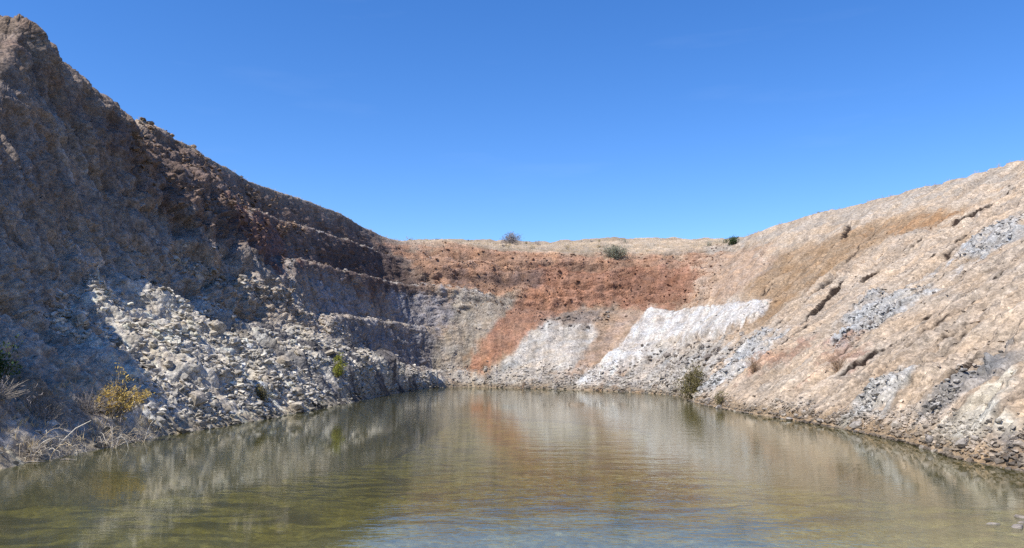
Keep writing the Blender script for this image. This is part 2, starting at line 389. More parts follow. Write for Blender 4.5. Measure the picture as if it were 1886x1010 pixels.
# ------------------------------------------------------------------ Blender side
import bpy, bmesh
from mathutils import Vector, Matrix, Euler
random.seed(7)
rng = np.random.default_rng(11)
sc = bpy.context.scene
COL = sc.collection

def link(name, me, parent=None, mat=None):
    o = bpy.data.objects.new(name, me)
    COL.objects.link(o)
    if parent: o.parent = parent
    if mat: me.materials.append(mat)
    return o

def tag(o, label=None, cat=None, group=None, kind=None):
    for k, x in (('label', label), ('category', cat), ('group', group), ('kind', kind)):
        if x: o[k] = x
    return o

def np_mesh(name, verts, faces, col=None, smooth=True):
    """faces: M x 3 or M x 4 index array"""
    me = bpy.data.meshes.new(name)
    n = faces.shape[1]
    me.vertices.add(len(verts)); me.vertices.foreach_set('co', np.ascontiguousarray(verts, np.float32).ravel())
    me.loops.add(faces.size); me.loops.foreach_set('vertex_index', np.ascontiguousarray(faces, np.int32).ravel())
    me.polygons.add(len(faces))
    me.polygons.foreach_set('loop_start', np.arange(0, faces.size, n, dtype=np.int32))
    me.polygons.foreach_set('use_smooth', np.full(len(faces), smooth))
    me.update(calc_edges=True)
    if col is not None:
        a = me.attributes.new('tint', 'FLOAT_COLOR', 'POINT')
        a.data.foreach_set('color', np.concatenate([col, np.ones((len(col), 1))], 1).astype(np.float32).ravel())
    return me

# ---- materials
def new_mat(name):
    m = bpy.data.materials.new(name); m.use_nodes = True
    t = m.node_tree; t.nodes.clear()
    out = t.nodes.new('ShaderNodeOutputMaterial')
    return m, t, out
def nd(t, typ, **kw):
    n = t.nodes.new(typ)
    for k, x in kw.items(): setattr(n, k, x)
    return n
def rock_mat(name, source, bump=.9, speck=1.0, color=None):
    """broken rock: tint (attribute or fixed) broken up by grain, pebbles and dust"""
    m, t, out = new_mat(name); L = t.links
    b = nd(t, 'ShaderNodeBsdfPrincipled'); b.inputs['Roughness'].default_value = .92; b.inputs['Specular IOR Level'].default_value = .18
    L.new(b.outputs[0], out.inputs[0])
    geo = nd(t, 'ShaderNodeNewGeometry')
    n1 = nd(t, 'ShaderNodeTexNoise'); n1.inputs['Scale'].default_value = 3.2; n1.inputs['Detail'].default_value = 8; n1.inputs['Roughness'].default_value = .68
    L.new(geo.outputs['Position'], n1.inputs['Vector'])
    vo = nd(t, 'ShaderNodeTexVoronoi'); vo.inputs['Scale'].default_value = 4.6
    L.new(geo.outputs['Position'], vo.inputs['Vector'])
    vs = nd(t, 'ShaderNodeTexVoronoi'); vs.inputs['Scale'].default_value = 13.0
    L.new(geo.outputs['Position'], vs.inputs['Vector'])
    mr = nd(t, 'ShaderNodeMapRange'); mr.inputs['From Min'].default_value = .28; mr.inputs['From Max'].default_value = .72
    mr.inputs['To Min'].default_value = .62; mr.inputs['To Max'].default_value = 1.30
    L.new(n1.outputs['Fac'], mr.inputs['Value'])
    sep = nd(t, 'ShaderNodeSeparateColor'); L.new(vo.outputs['Color'], sep.inputs[0])
    mv = nd(t, 'ShaderNodeMapRange'); mv.inputs['To Min'].default_value = 1 - .22 * speck; mv.inputs['To Max'].default_value = 1 + .20 * speck
    L.new(sep.outputs[0], mv.inputs['Value'])
    sep2 = nd(t, 'ShaderNodeSeparateColor'); L.new(vs.outputs['Color'], sep2.inputs[0])
    mv2 = nd(t, 'ShaderNodeMapRange'); mv2.inputs['To Min'].default_value = 1 - .20 * speck; mv2.inputs['To Max'].default_value = 1 + .20 * speck
    L.new(sep2.outputs[0], mv2.inputs['Value'])
    m1 = nd(t, 'ShaderNodeMath', operation='MULTIPLY'); L.new(mr.outputs[0], m1.inputs[0]); L.new(mv.outputs[0], m1.inputs[1])
    m2 = nd(t, 'ShaderNodeMath', operation='MULTIPLY'); L.new(m1.outputs[0], m2.inputs[0]); L.new(mv2.outputs[0], m2.inputs[1])
    if source == 'tint':
        at = nd(t, 'ShaderNodeAttribute', attribute_name='tint'); csock = at.outputs['Color']
    else:
        oi = nd(t, 'ShaderNodeObjectInfo')
        ramp = nd(t, 'ShaderNodeValToRGB'); e = ramp.color_ramp.elements
        e[0].color = (*color[0], 1); e[1].color = (*color[2], 1); x = e.new(.5); x.color = (*color[1], 1)
        L.new(oi.outputs['Random'], ramp.inputs[0]); csock = ramp.outputs[0]
    vm = nd(t, 'ShaderNodeVectorMath', operation='SCALE'); L.new(csock, vm.inputs[0]); L.new(m2.outputs[0], vm.inputs['Scale'])
    L.new(vm.outputs[0], b.inputs['Base Color'])
    hb = nd(t, 'ShaderNodeMath', operation='MULTIPLY_ADD'); hb.inputs[1].default_value = .55
    L.new(n1.outputs['Fac'], hb.inputs[0]); inv = nd(t, 'ShaderNodeMath', operation='MULTIPLY'); inv.inputs[1].default_value = -.35
    L.new(vo.outputs['Distance'], inv.inputs[0]); L.new(inv.outputs[0], hb.inputs[2])
    bp = nd(t, 'ShaderNodeBump'); bp.inputs['Strength'].default_value = bump; bp.inputs['Distance'].default_value = .28
    L.new(hb.outputs[0], bp.inputs['Height']); L.new(bp.outputs[0], b.inputs['Normal'])
    return m

def plain_mat(name, c, vary=.35, scale=9, rough=.8, trans=0):
    m, t, out = new_mat(name); L = t.links
    b = nd(t, 'ShaderNodeBsdfPrincipled'); b.inputs['Roughness'].default_value = rough; b.inputs['Specular IOR Level'].default_value = .25
    geo = nd(t, 'ShaderNodeNewGeometry'); n1 = nd(t, 'ShaderNodeTexNoise'); n1.inputs['Scale'].default_value = scale; n1.inputs['Detail'].default_value = 4
    L.new(geo.outputs['Position'], n1.inputs['Vector'])
    mr = nd(t, 'ShaderNodeMapRange'); mr.inputs['From Min'].default_value = .3; mr.inputs['From Max'].default_value = .7
    mr.inputs['To Min'].default_value = 1 - vary; mr.inputs['To Max'].default_value = 1 + vary
    L.new(n1.outputs['Fac'], mr.inputs['Value'])
    vm = nd(t, 'ShaderNodeVectorMath', operation='SCALE'); vm.inputs[0].default_value = c; L.new(mr.outputs[0], vm.inputs['Scale'])
    L.new(vm.outputs[0], b.inputs['Base Color'])
    if trans:
        tr = nd(t, 'ShaderNodeBsdfTranslucent'); L.new(vm.outputs[0], tr.inputs['Color'])
        mx = nd(t, 'ShaderNodeMixShader'); mx.inputs[0].default_value = trans
        L.new(b.outputs[0], mx.inputs[1]); L.new(tr.outputs[0], mx.inputs[2]); L.new(mx.outputs[0], out.inputs[0])
    else:
        L.new(b.outputs[0], out.inputs[0])
    return m

M_TERRAIN = rock_mat('broken_rock_terrain', 'tint')
M_RUBBLE = rock_mat('rubble_rock', 'tint', bump=.6)
def A3(*c): return tuple(lin_rgb(c) * ALBEDO)
M_PALE = rock_mat('pale_boulder_rock', 'obj', bump=.6, color=(A3(238, 228, 210), A3(216, 204, 186), A3(182, 170, 154)))
M_GREY = rock_mat('grey_boulder_rock', 'obj', bump=.6, color=(A3(150, 140, 134), A3(180, 170, 158), A3(128, 118, 112)))
M_SHORE = rock_mat('shore_boulder_rock', 'obj', bump=.6, color=(A3(176, 168, 160), A3(206, 194, 178), A3(140, 132, 128)))
M_RED = rock_mat('rusty_boulder_rock', 'obj', bump=.6, color=(A3(190, 140, 108), A3(160, 100, 72), A3(196, 168, 140)))

# ---- terrain
G = shape_pit(1.0)
P, kk, S1, vv, colr = G['P'], G['kk'], G['S'], G['vv'], G['col']
U, V = P.shape[:2]
NRM = grid_normals(P)
jr = int(np.argmin(np.abs(vv - 10.0)))                  # the rim row
def patch(name, u0, u1, v0, v1, label):
    p = P[u0:u1 + 1, v0:v1 + 1]; c = colr[u0:u1 + 1, v0:v1 + 1]
    n, m = p.shape[:2]
    i = np.arange(n * m).reshape(n, m)
    f = np.stack([i[:-1, :-1], i[:-1, 1:], i[1:, 1:], i[1:, :-1]], -1).reshape(-1, 4)
    me = np_mesh(name, p.reshape(-1, 3), f, c.reshape(-1, 3))
    return tag(link(name, me, None, M_TERRAIN), label, None, None, 'structure')
ua = int(np.searchsorted(kk, 19.2)); ub = int(np.searchsorted(kk, 25.2))
patch('cliff_terrain', 0, ua, 0, jr, 'dark shaded rock cliff with benches and a pale rubble foot')
patch('quarry_wall', ua, ub, 0, jr, 'rust red back wall of the pit above grey and white debris')
patch('slope_terrain', ub, U - 1, 0, jr, 'sunlit tan gravel slope with dark gullies and blue grey streaks')
patch('ground', 0, U - 1, jr, V - 1, 'dry tan plateau around the rim of the pit')

# ---- lake bed and the near bank
gx = np.linspace(-34, 34, 240); gy = np.concatenate([np.linspace(-60, 8, 60), np.linspace(8.2, 40, 260), np.linspace(40.5, 112, 120)])
BX, BY = np.meshgrid(gx, gy, indexing='ij')
q = np.stack([BX.ravel(), BY.ravel(), BX.ravel() * 0], 1)
base = np.interp(q[:, 1], [-60, -10, 0, 5, 9, 14, 22, 34, 60, 112], [2.4, 1.6, 1.25, .55, -.12, -.42, -.9, -2.2, -3.4, -3.6])
hump = fbm(q * .35, 3, 201); peb = worley(q * 1.6, 203)
bz = base + .16 * hump + .10 * (.6 - peb[0]) + .03 * fbm(q * 3, 2, 207)
moss = sstep(-.15, .35, fbm(q * np.array([.45, 1.3, 1]) + 31, 4, 211))[:, None]
pale = (sstep(-9, -1, q[:, 0] + 2.5 * hump) * sstep(21, 15, q[:, 1] + 2 * hump))[:, None]
bc = (lin_rgb((182, 170, 98)) * (1 - moss) + lin_rgb((58, 56, 32)) * moss) * (.8 + .5 * peb[2][:, None])
bc = bc * (1 - pale * .8) + lin_rgb((226, 220, 206)) * (.75 + .5 * peb[2][:, None]) * pale * .8
dry = sstep(0, .4, bz)[:, None]
bc = bc * (1 - dry) + lin_rgb((170, 160, 145)) * .8 * dry
i = np.arange(len(q)).reshape(BX.shape)
f = np.stack([i[:-1, :-1], i[1:, :-1], i[1:, 1:], i[:-1, 1:]], -1).reshape(-1, 4)
me = np_mesh('lakebed_ground', np.stack([q[:, 0], q[:, 1], bz], 1), f, bc)
tag(link('lakebed_ground', me, None, M_TERRAIN), 'olive weedy bed of the pit lake and its bank', None, None, 'structure')

# ---- water
m, t, out = new_mat('pit_water'); L = t.links
geo = nd(t, 'ShaderNodeNewGeometry')
def wave(scale, sx, sy, detail, seed):
    mp = nd(t, 'ShaderNodeMapping'); mp.inputs['Scale'].default_value = (sx, sy, 1); mp.inputs['Location'].default_value = (seed, seed * 2, 0)
    L.new(geo.outputs['Position'], mp.inputs['Vector'])
    n = nd(t, 'ShaderNodeTexNoise'); n.inputs['Scale'].default_value = scale; n.inputs['Detail'].default_value = detail; n.inputs['Roughness'].default_value = .55
    L.new(mp.outputs[0], n.inputs['Vector']); return n.outputs['Fac']
wa, wb_, wc = wave(1.1, .6, 1.1, 4, 3), wave(5.0, .8, 1.15, 3, 9), wave(.07, 1, .6, 2, 17)
# patches of ruffled and of calm water
calm = nd(t, 'ShaderNodeMapRange'); calm.inputs['From Min'].default_value = .38; calm.inputs['From Max'].default_value = .62
calm.inputs['To Min'].default_value = .10; calm.inputs['To Max'].default_value = 1.0; L.new(wc, calm.inputs['Value'])
h1 = nd(t, 'ShaderNodeMath', operation='MULTIPLY'); h1.inputs[1].default_value = WAVE_BIG; L.new(wa, h1.inputs[0])
h2 = nd(t, 'ShaderNodeMath', operation='MULTIPLY_ADD'); h2.inputs[1].default_value = WAVE_SMALL; L.new(wb_, h2.inputs[0]); L.new(h1.outputs[0], h2.inputs[2])
h3 = nd(t, 'ShaderNodeMath', operation='MULTIPLY'); L.new(h2.outputs[0], h3.inputs[0]); L.new(calm.outputs[0], h3.inputs[1])
bp = nd(t, 'ShaderNodeBump'); bp.inputs['Strength'].default_value = 1; bp.inputs['Distance'].default_value = 1; L.new(h3.outputs[0], bp.inputs['Height'])
fr = nd(t, 'ShaderNodeFresnel'); fr.inputs['IOR'].default_value = 1.34; L.new(bp.outputs[0], fr.inputs['Normal'])
gl = nd(t, 'ShaderNodeBsdfGlossy'); gl.inputs['Roughness'].default_value = .04; gl.inputs['Color'].default_value = (.93, .95, .93, 1); L.new(bp.outputs[0], gl.inputs['Normal'])
tr = nd(t, 'ShaderNodeBsdfTransparent'); tr.inputs['Color'].default_value = (.78, .80, .60, 1)
df = nd(t, 'ShaderNodeBsdfDiffuse'); df.inputs['Color'].default_value = (*MURK, 1)
mx = nd(t, 'ShaderNodeMixShader'); mx.inputs[0].default_value = .5; L.new(tr.outputs[0], mx.inputs[1]); L.new(df.outputs[0], mx.inputs[2])
mf = nd(t, 'ShaderNodeMixShader'); L.new(fr.outputs[0], mf.inputs[0]); L.new(mx.outputs[0], mf.inputs[1]); L.new(gl.outputs[0], mf.inputs[2])
L.new(mf.outputs[0], out.inputs[0])
wv = np.array([(-24, -12, 0), (24, -12, 0), (24, 112, 0), (-24, 112, 0)], float)
tag(link('water', np_mesh('water', wv, np.array([[0, 1, 2, 3]]), None, False), None, m), 'still olive green pit lake reflecting the rock walls', None, None, 'structure')

# ---- rocks
def rock_proto(seed, squash=(1, .8, .65)):
    r = random.Random(seed); bm = bmesh.new()
    for i in range(26):
        d = Vector((r.gauss(0, 1), r.gauss(0, 1), r.gauss(0, 1))).normalized()
        mx_ = max(abs(x) for x in d); d = d * (1 - .45) + d / mx_ * .45           # part ball, part block
        d *= r.uniform(.74, 1.0)
        bm.verts.new((d.x * squash[0], d.y * squash[1], d.z * squash[2]))
    bmesh.ops.convex_hull(bm, input=bm.verts)
    bmesh.ops.delete(bm, geom=[x for x in bm.verts if not x.link_faces], context='VERTS')
    bmesh.ops.triangulate(bm, faces=bm.faces)
    bm.verts.ensure_lookup_table(); bm.verts.index_update()
    v = np.array([x.co for x in bm.verts]); f = np.array([[x.index for x in fc.verts] for fc in bm.faces])
    bm.free(); v /= np.abs(v).max()
    return v, f
PROTO = [rock_proto(100 + i, (1, random.uniform(.6, .95), random.uniform(.45, .8))) for i in range(14)]
lite = []
for i in range(8):
    r = random.Random(500 + i); bm = bmesh.new()
    for k in range(11):
        d = Vector((r.gauss(0, 1), r.gauss(0, 1) * .9, r.gauss(0, 1) * .7)).normalized(); bm.verts.new((d.x, d.y * .8, d.z * .65))
    bmesh.ops.convex_hull(bm, input=bm.verts)
    bmesh.ops.delete(bm, geom=[x for x in bm.verts if not x.link_faces], context='VERTS'); bm.verts.index_update()
    lite.append((np.array([x.co for x in bm.verts]), np.array([[x.index for x in fc.verts] for fc in bm.faces]))); bm.free()

area = np.linalg.norm(np.cross(np.gradient(P, axis=0), np.gradient(P, axis=1)), axis=2)
Sg = np.repeat(S1[:, None], V, 1); Z0 = G['z0']; Vg = np.repeat(vv[None], U, 0)
inview = (P[..., 1] > 14) & (Vg < 10) & (Vg > .93)
dist = np.sqrt(P[..., 0] ** 2 + P[..., 1] ** 2)
tt = talus_top(Sg)
foot_back = (Sg > 124) & (Sg < 196)
clump = fbm(np.stack([Sg.ravel() * .35, Z0.ravel() * .5, Z0.ravel() * 0], 1), 3, 301).reshape(U, V)
ribn = ridged(np.stack([Sg.ravel() * .17, Z0.ravel() * .035, Z0.ravel() * 0], 1), 3, 31).reshape(U, V)
W_TALUS = inview * (Sg < 121) * (.06 + sstep(41, 47, Sg)) * (Sg > 28) * sstep(1.2, -.6, Z0 - tt) * (.10 + sstep(-.05, .5, clump + .5 * ribn))
W_TALUS = W_TALUS * (1 - .92 * shade_bands(Sg.ravel(), Z0.ravel()).reshape(U, V))
W_RIDGE = inview * (Sg > 66) * (Sg < 112) * np.exp(-((Z0 - np.interp(Sg, [66, 80, 92, 104, 112], [10.5, 8.6, 6.0, 3.2, 2.6])) / .9) ** 2)
W_FOOT = inview * foot_back * sstep(3.4, .2, Z0) * (.3 + sstep(0, .5, clump))
W_DARK = inview * (Sg > 141) * (Sg < 152) * np.exp(-((Z0 - 9.2) / 1.3) ** 2) + inview * (Sg > 158) * (Sg < 190) * np.exp(-((Z0 - 3.6) / 1.2) ** 2)
W_SHORE = inview * (Sg > 196) * sstep(np.interp(Sg, [196, 225, 245], [.7, 1.1, 1.4]), 0, Z0) * (.3 + sstep(-.1, .5, clump))
W_RED = inview * (Sg > 124) * (Sg < 165) * sstep(9, 12, Z0)
W_SLOPE = inview * (Sg > 165) * (.15 + sstep(.1, .6, clump))
W_ROCKY = 0
for name, c_, soft, poly in ZONES:
    if name in ROCKY: W_ROCKY = W_ROCKY + inview * (poly_sdist(Sg.ravel(), Z0.ravel(), poly).reshape(U, V) > -.15) * sstep(-.2, .4, clump)
W_LEDGE = inview * (Sg > 86) * (Sg < 135) * ((np.abs(Vg - 2.3) < .3) + (np.abs(Vg - 4.3) < .3) + (np.abs(Vg - 6.3) < .3) + (np.abs(Vg - 8.3) < .3))
W_UPPER = inview * (Sg > 66) * (Sg < 104) * sstep(14, 17, Z0) * sstep(0, .4, clump)
def pick(w, n, bias=0):
    pr = (w * area * dist ** bias).ravel(); pr = pr / pr.sum()
    return rng.choice(len(pr), n, p=pr)

PF, NF_, CF = P.reshape(-1, 3), NRM.reshape(-1, 3), colr.reshape(-1, 3)
MESHES = {}
def rock_mesh(mi, mat):
    key = (mi, mat.name)
    if key not in MESHES:
        v, f = PROTO[mi]; me = np_mesh('boulder', v, f, None, False); me.materials.append(mat); MESHES[key] = me
    return MESHES[key]
taken = []
def boulders(w, n, sizes, mat, label, group, bias=-.6):
    c = 0
    for i in pick(w, n * 6, bias):
        if c >= n: break
        pos = PF[i]; r = sizes[0] * (sizes[1] / sizes[0]) ** (random.random() ** 1.8)
        if any((pos[0] - a) ** 2 + (pos[1] - b) ** 2 + (pos[2] - d) ** 2 < ((r + e) * .8) ** 2 for a, b, d, e in taken): continue
        taken.append((*pos, r)); c += 1
        o = bpy.data.objects.new('boulder', rock_mesh(random.randrange(len(PROTO)), mat)); COL.objects.link(o)
        o.location = Vector(pos) + Vector(NF_[i]) * r * .25
        o.rotation_euler = (random.uniform(-.5, .5), random.uniform(-.5, .5), random.uniform(0, 6.28))
        o.scale = (r * random.uniform(.8, 1.15), r * random.uniform(.8, 1.15), r * random.uniform(.8, 1.1))
        tag(o, label, 'boulder', group)

def at_sz(s, z):
    u = int(np.argmin(np.abs(S1 - s))); j = int(np.argmin(np.abs(np.where(vv < .8, 99, Z0[u]) - z) + (vv > 10.6) * 50))
    return Vector(P[u, j]), Vector(NRM[u, j])

# the one big block high on the scree
pb, nb = at_sz(54.7, 5.1)
big = bpy.data.objects.new('boulder', rock_mesh(3, M_PALE)); COL.objects.link(big)
big.location = pb + nb * .35; big.rotation_euler = (.3, -.35, .6); big.scale = (.72, .85, .75)
tag(big, 'largest pale block, standing clear high on the sunlit scree under the dark cliff', 'boulder'); taken.append((*pb, 1.2))
boulders(W_TALUS, 130, (.16, .62), M_PALE, 'angular pale grey rock lying in the scree at the foot of the dark cliff', 'rocks in the scree below the dark cliff')
boulders(W_RIDGE, 30, (.25, .55), M_PALE, 'pale rock in the thin line running down from the lower bench of the dark cliff', 'rocks in the line below the benches')
boulders(W_FOOT, 40, (.25, .6), M_SHORE, 'pale weathered rock at the waterline below the rust red back wall', 'rocks along the back shore')
boulders(W_DARK, 30, (.22, .55), M_GREY, 'dark grey rock strewn beside the white debris below the back wall', 'dark rocks beside the white debris')
boulders(W_SHORE, 60, (.10, .34), M_SHORE, 'grey and cream rock at the water under the tan gravel slope', 'rocks along the shore of the tan slope')

# everything smaller: one mass of rubble
VS, FS, CS, off = [], [], [], 0
def rubble(w, n, sizes, tint, mixk, bias=-1.2, var=.35):
    global off
    idx = pick(w, n, bias)
    size = sizes[0] * (sizes[1] / sizes[0]) ** (rng.random(n) ** 2.2)
    ang = rng.random(n) * 6.283; tilt = rng.normal(0, .4, n)
    ca, sa, ct, st = np.cos(ang), np.sin(ang), np.cos(tilt), np.sin(tilt)
    kind = rng.integers(0, len(lite), n)
    for k in range(len(lite)):
        s_ = np.nonzero(kind == k)[0]
        v, f = lite[k]
        x, y, z_ = v[:, 0][None] * size[s_, None], v[:, 1][None] * size[s_, None], v[:, 2][None] * size[s_, None]
        y2 = y * ct[s_, None] - z_ * st[s_, None]; z2 = y * st[s_, None] + z_ * ct[s_, None]
        x3 = x * ca[s_, None] - y2 * sa[s_, None]; y3 = x * sa[s_, None] + y2 * ca[s_, None]
        pos = PF[idx[s_]] + NF_[idx[s_]] * (size[s_, None] * .2)
        vs = np.stack([x3, y3, z2], -1) + pos[:, None]
        c = CF[idx[s_]] * (1 - mixk) + lin_rgb(tint) * ALBEDO * mixk
        c = c * (1 + var * (rng.random((len(s_), 1)) * 2 - 1))
        c = c * (1 - .5 * sstep(.34, .10, pos[:, 2:3]))              # stones at the waterline are wet
        VS.append(vs.reshape(-1, 3)); CS.append(np.repeat(c, len(v), 0))
        FS.append((f[None] + (off + np.arange(len(s_)) * len(v))[:, None, None]).reshape(-1, 3)); off += len(s_) * len(v)
rubble(W_TALUS, 15000, (.04, .32), (232, 224, 210), .4)
rubble(W_RIDGE, 1500, (.08, .32), (206, 202, 192), .6)
rubble(W_LEDGE, 1700, (.06, .30), (200, 190, 178), .5)
rubble(W_UPPER, 1400, (.10, .42), (176, 146, 116), .4)
rubble(W_FOOT, 5000, (.06, .30), (208, 200, 190), .4)
rubble(W_DARK, 500, (.10, .36), (150, 136, 126), .5)
rubble(W_RED, 1800, (.08, .34), (186, 134, 100), .25)
rubble(W_SHORE, 7000, (.03, .18), (190, 182, 172), .45)
rubble(W_SLOPE, 7000, (.025, .15), (214, 200, 184), .3, -1.5)
rubble(W_ROCKY, 4000, (.03, .2), (204, 198, 190), .4, -1.2)
me = np_mesh('rubble', np.concatenate(VS), np.concatenate(FS), np.clip(np.concatenate(CS), .01, .85), False)
tag(link('rubble', me, None, M_RUBBLE), 'small broken stones strewn over the scree, ledges and shores', None, None, 'stuff')

# ---- plants
class MB:
    def __init__(s): s.v = []; s.f = []
    def tube(s, pts, r0, r1, n=5):
        b = len(s.v); k = len(pts)
        for i, p in enumerate(pts):
            d = (pts[min(i + 1, k - 1)] - pts[max(i - 1, 0)]).normalized(); a = d.orthogonal().normalized(); c = d.cross(a)
            r = r0 + (r1 - r0) * i / (k - 1)
            for j in range(n):
                an = 6.2832 * j / n; s.v.append(p + (a * math.cos(an) + c * math.sin(an)) * r)
        for i in range(k - 1):
            for j in range(n):
                s.f.append((b + i * n + j, b + i * n + (j + 1) % n, b + (i + 1) * n + (j + 1) % n, b + (i + 1) * n + j))
    def leaf(s, p, d, w, l):
        d = d.normalized(); a = d.orthogonal().normalized(); a = (Matrix.Rotation(random.random() * 6.28, 3, d) @ a) * w * .5
        b = len(s.v); m_ = p + d * l * .5
        s.v += [p, m_ + a, p + d * l, m_ - a]; s.f.append((b, b + 1, b + 2, b + 3))
    def build(s, name, mat, parent=None):
        me = np_mesh(name, np.array([tuple(x) for x in s.v]), np.array(s.f), None, False)
        return link(name, me, parent, mat)
def rv(k=1): return Vector((random.gauss(0, k), random.gauss(0, k), random.gauss(0, k)))
def plant(name, label, cat, pos, lobes, m_leaf, m_stem, nstem=14, leaves=900, ls=.09, lw=.45, group=None, stem_r=.018, up=.4):
    """lobes: (dx, dy, dz, rx, ry, rz) ellipsoids of foliage round the base; stems reach into them"""
    root = bpy.data.objects.new(name, None); COL.objects.link(root); root.location = pos
    root.empty_display_size = .3
    st, fo = MB(), MB()
    tot = sum(l[3] * l[4] * l[5] for l in lobes)
    for lx, ly, lz, rx, ry, rz in lobes:
        share = rx * ry * rz / tot
        tips = []
        for i in range(max(3, int(nstem * share))):
            q_ = rv().normalized() * random.random() ** .4
            tip = Vector((lx + q_.x * rx, ly + q_.y * ry, max(lz + q_.z * rz, .1)))
            b0 = Vector((random.gauss(0, .08), random.gauss(0, .08), -.1))
            c1 = b0.lerp(tip, .45) + Vector((random.gauss(0, .06), random.gauss(0, .06), .18 * tip.z))
            pts = [(b0 * (1 - x) ** 2 + c1 * 2 * x * (1 - x) + tip * x * x) for x in (0, .2, .4, .6, .8, 1)]
            st.tube(pts, stem_r, stem_r * .3); tips.append(pts)
            for k in range(3):
                a = pts[random.randint(2, 4)]; e = a + (tip - a) * .5 + rv(.16 * rz)
                st.tube([a, a.lerp(e, .5) + rv(.02), e], stem_r * .45, stem_r * .15, 4); tips.append([a, a, a.lerp(e, .3), a.lerp(e, .6), e, e])
        cl = [random.choice(tips)[random.randint(2, 5)] for _ in range(max(4, int(leaves * share / 24)))]
        for c in cl:
            c = c + rv(.10 * (rx + rz))
            for k in range(24):
                d = rv() + Vector((0, 0, up)); l = ls * random.uniform(.6, 1.4)
                fo.leaf(c + rv(.085 * (rx + rz)), d, l * lw, l)
    st.build('stem', m_stem, root); fo.build('twigs_or_foliage', m_leaf, root)
    return tag(root, label, cat, group)
M_TWIG = plain_mat('grey_twig', (.30, .26, .22)); M_BARK = plain_mat('brown_bark', (.14, .10, .07)); M_DEAD = plain_mat('bleached_stalk', (.66, .60, .50))
M_YEL = plain_mat('yellow_leaf', (.60, .44, .14), .4, 6, .7, .3); M_GRN = plain_mat('dark_green_leaf', (.05, .085, .03), .4, 6, .7, .2)
M_LIME = plain_mat('yellow_green_leaf', (.30, .31, .05), .35, 6, .7, .3); M_OLIVE = plain_mat('olive_leaf', (.17, .145, .06), .4, 6, .8, .2)
M_SAGE = plain_mat('sage_leaf', (.27, .27, .19), .35, 4, .8, .2); M_STRAW = plain_mat('straw', (.48, .38, .22), .3, 5, .8, .2)
M_TWIGB = plain_mat('brown_twig', (.24, .16, .10)); M_GREYLEAF = plain_mat('grey_twig_leaf', (.26, .23, .22), .3, 4)
def gp(s, z): return at_sz(s, z)[0]
plant('yellow_bush', 'yellow autumn bush of upright leafy shoots on the shore by the bleached dead brush', 'bush', gp(39, .46),
      [(.05, 0, 1.15, .36, .36, .8), (.75, .35, 1.0, .5, .45, .5), (-.55, -.1, .65, .38, .38, .5)], M_YEL, M_TWIG, 70, 2000, .12, .36)
plant('green_bush', 'dark green bush in the cliff shade, half out of the frame', 'bush', gp(34.6, 2.0),
      [(.35, 0, 1.0, .8, .7, .9), (-.6, 0, .9, .8, .7, .8)], M_GRN, M_BARK, 22, 2600, .12, .5)
plant('young_tree', 'slender yellow green young tree on the rubble against the dark gully', 'tree', gp(71.8, .9),
      [(0, 0, 1.0, .55, .5, .5), (0, 0, 1.8, .25, .25, .7)], M_LIME, M_BARK, 18, 1500, .11, .5)
plant('green_shrub', 'small dull green shrub among the pale stones near the water', 'shrub', gp(54.7, .72),
      [(0, 0, .6, .5, .45, .5), (.05, 0, 1.1, .22, .2, .35)], M_OLIVE, M_BARK, 16, 1000, .09, .5)
plant('olive_shrub', 'tall olive brown shrub rising from the water edge beside the grey debris', 'shrub', gp(188.8, .15),
      [(-.2, 0, 1.2, 1.0, .8, 1.2), (.35, 0, 2.2, .75, .7, .9)], M_OLIVE, M_BARK, 40, 4200, .13, .4)
plant('water_edge_shrub', 'knee high brown green shrub on the waterline next to the tall olive one', 'shrub', gp(203.4, .15),
      [(0, 0, .4, .5, .4, .4)], M_OLIVE, M_BARK, 16, 700, .09, .4)
plant('twig_shrub', 'bare brown twiggy shrub under the pale blue streak of the slope', 'shrub', gp(202.4, 2.0),
      [(0, 0, .7, .75, .6, .65)], M_TWIGB, M_TWIGB, 46, 500, .10, .2, None, .013)
plant('twig_shrub', 'wide thin brown twiggy shrub halfway along the tan slope', 'shrub', gp(217.1, 2.4),
      [(0, 0, .6, 1.0, .7, .6)], M_TWIGB, M_TWIGB, 46, 420, .10, .2, None, .012)
plant('grey_bush', 'round grey twiggy bush on the skyline of the back rim', 'bush', gp(137.8, 25.3) + Vector((0, 0, -.1)),
      [(0, 0, 1.3, 2.0, 1.5, 1.2), (.1, 0, 2.4, .9, .9, .8)], M_GREYLEAF, M_TWIG, 60, 2400, .22, .3, None, .03)
plant('sage_bush', 'grey green bush on the ledge just below the back rim', 'bush', gp(151.1, 20.3),
      [(0, 0, .9, 2.4, 1.4, 1.0), (-.7, 0, 1.5, 1.2, 1.0, 1.0)], M_SAGE, M_BARK, 50, 3600, .2, .4, None, .03)
plant('green_bush', 'small dark green bush near the skyline where the tan slope begins', 'bush', gp(164.9, 21.8),
      [(0, 0, .6, 1.3, .9, .65)], M_GRN, M_BARK, 24, 1500, .17, .5)
# low scrub scattered along the rim
w = inview * 0 + ((Sg > 126) & (Sg < 200) & (Vg > 10) & (Vg < 10.8) & (P[..., 1] > 60))
c = 0
for i in pick(w.astype(float), 34, 0):
    h = random.uniform(.35, .9)
    plant('scrub', 'low dry scrub tuft on the tan ground along the rim', 'scrub', Vector(PF[i]),
          [(0, 0, h * .5, h * 1.0, h * .9, h * .55)], random.choice((M_SAGE, M_GREYLEAF, M_STRAW)), M_TWIG, 10, 260, .14, .35, 'scrub along the rim')
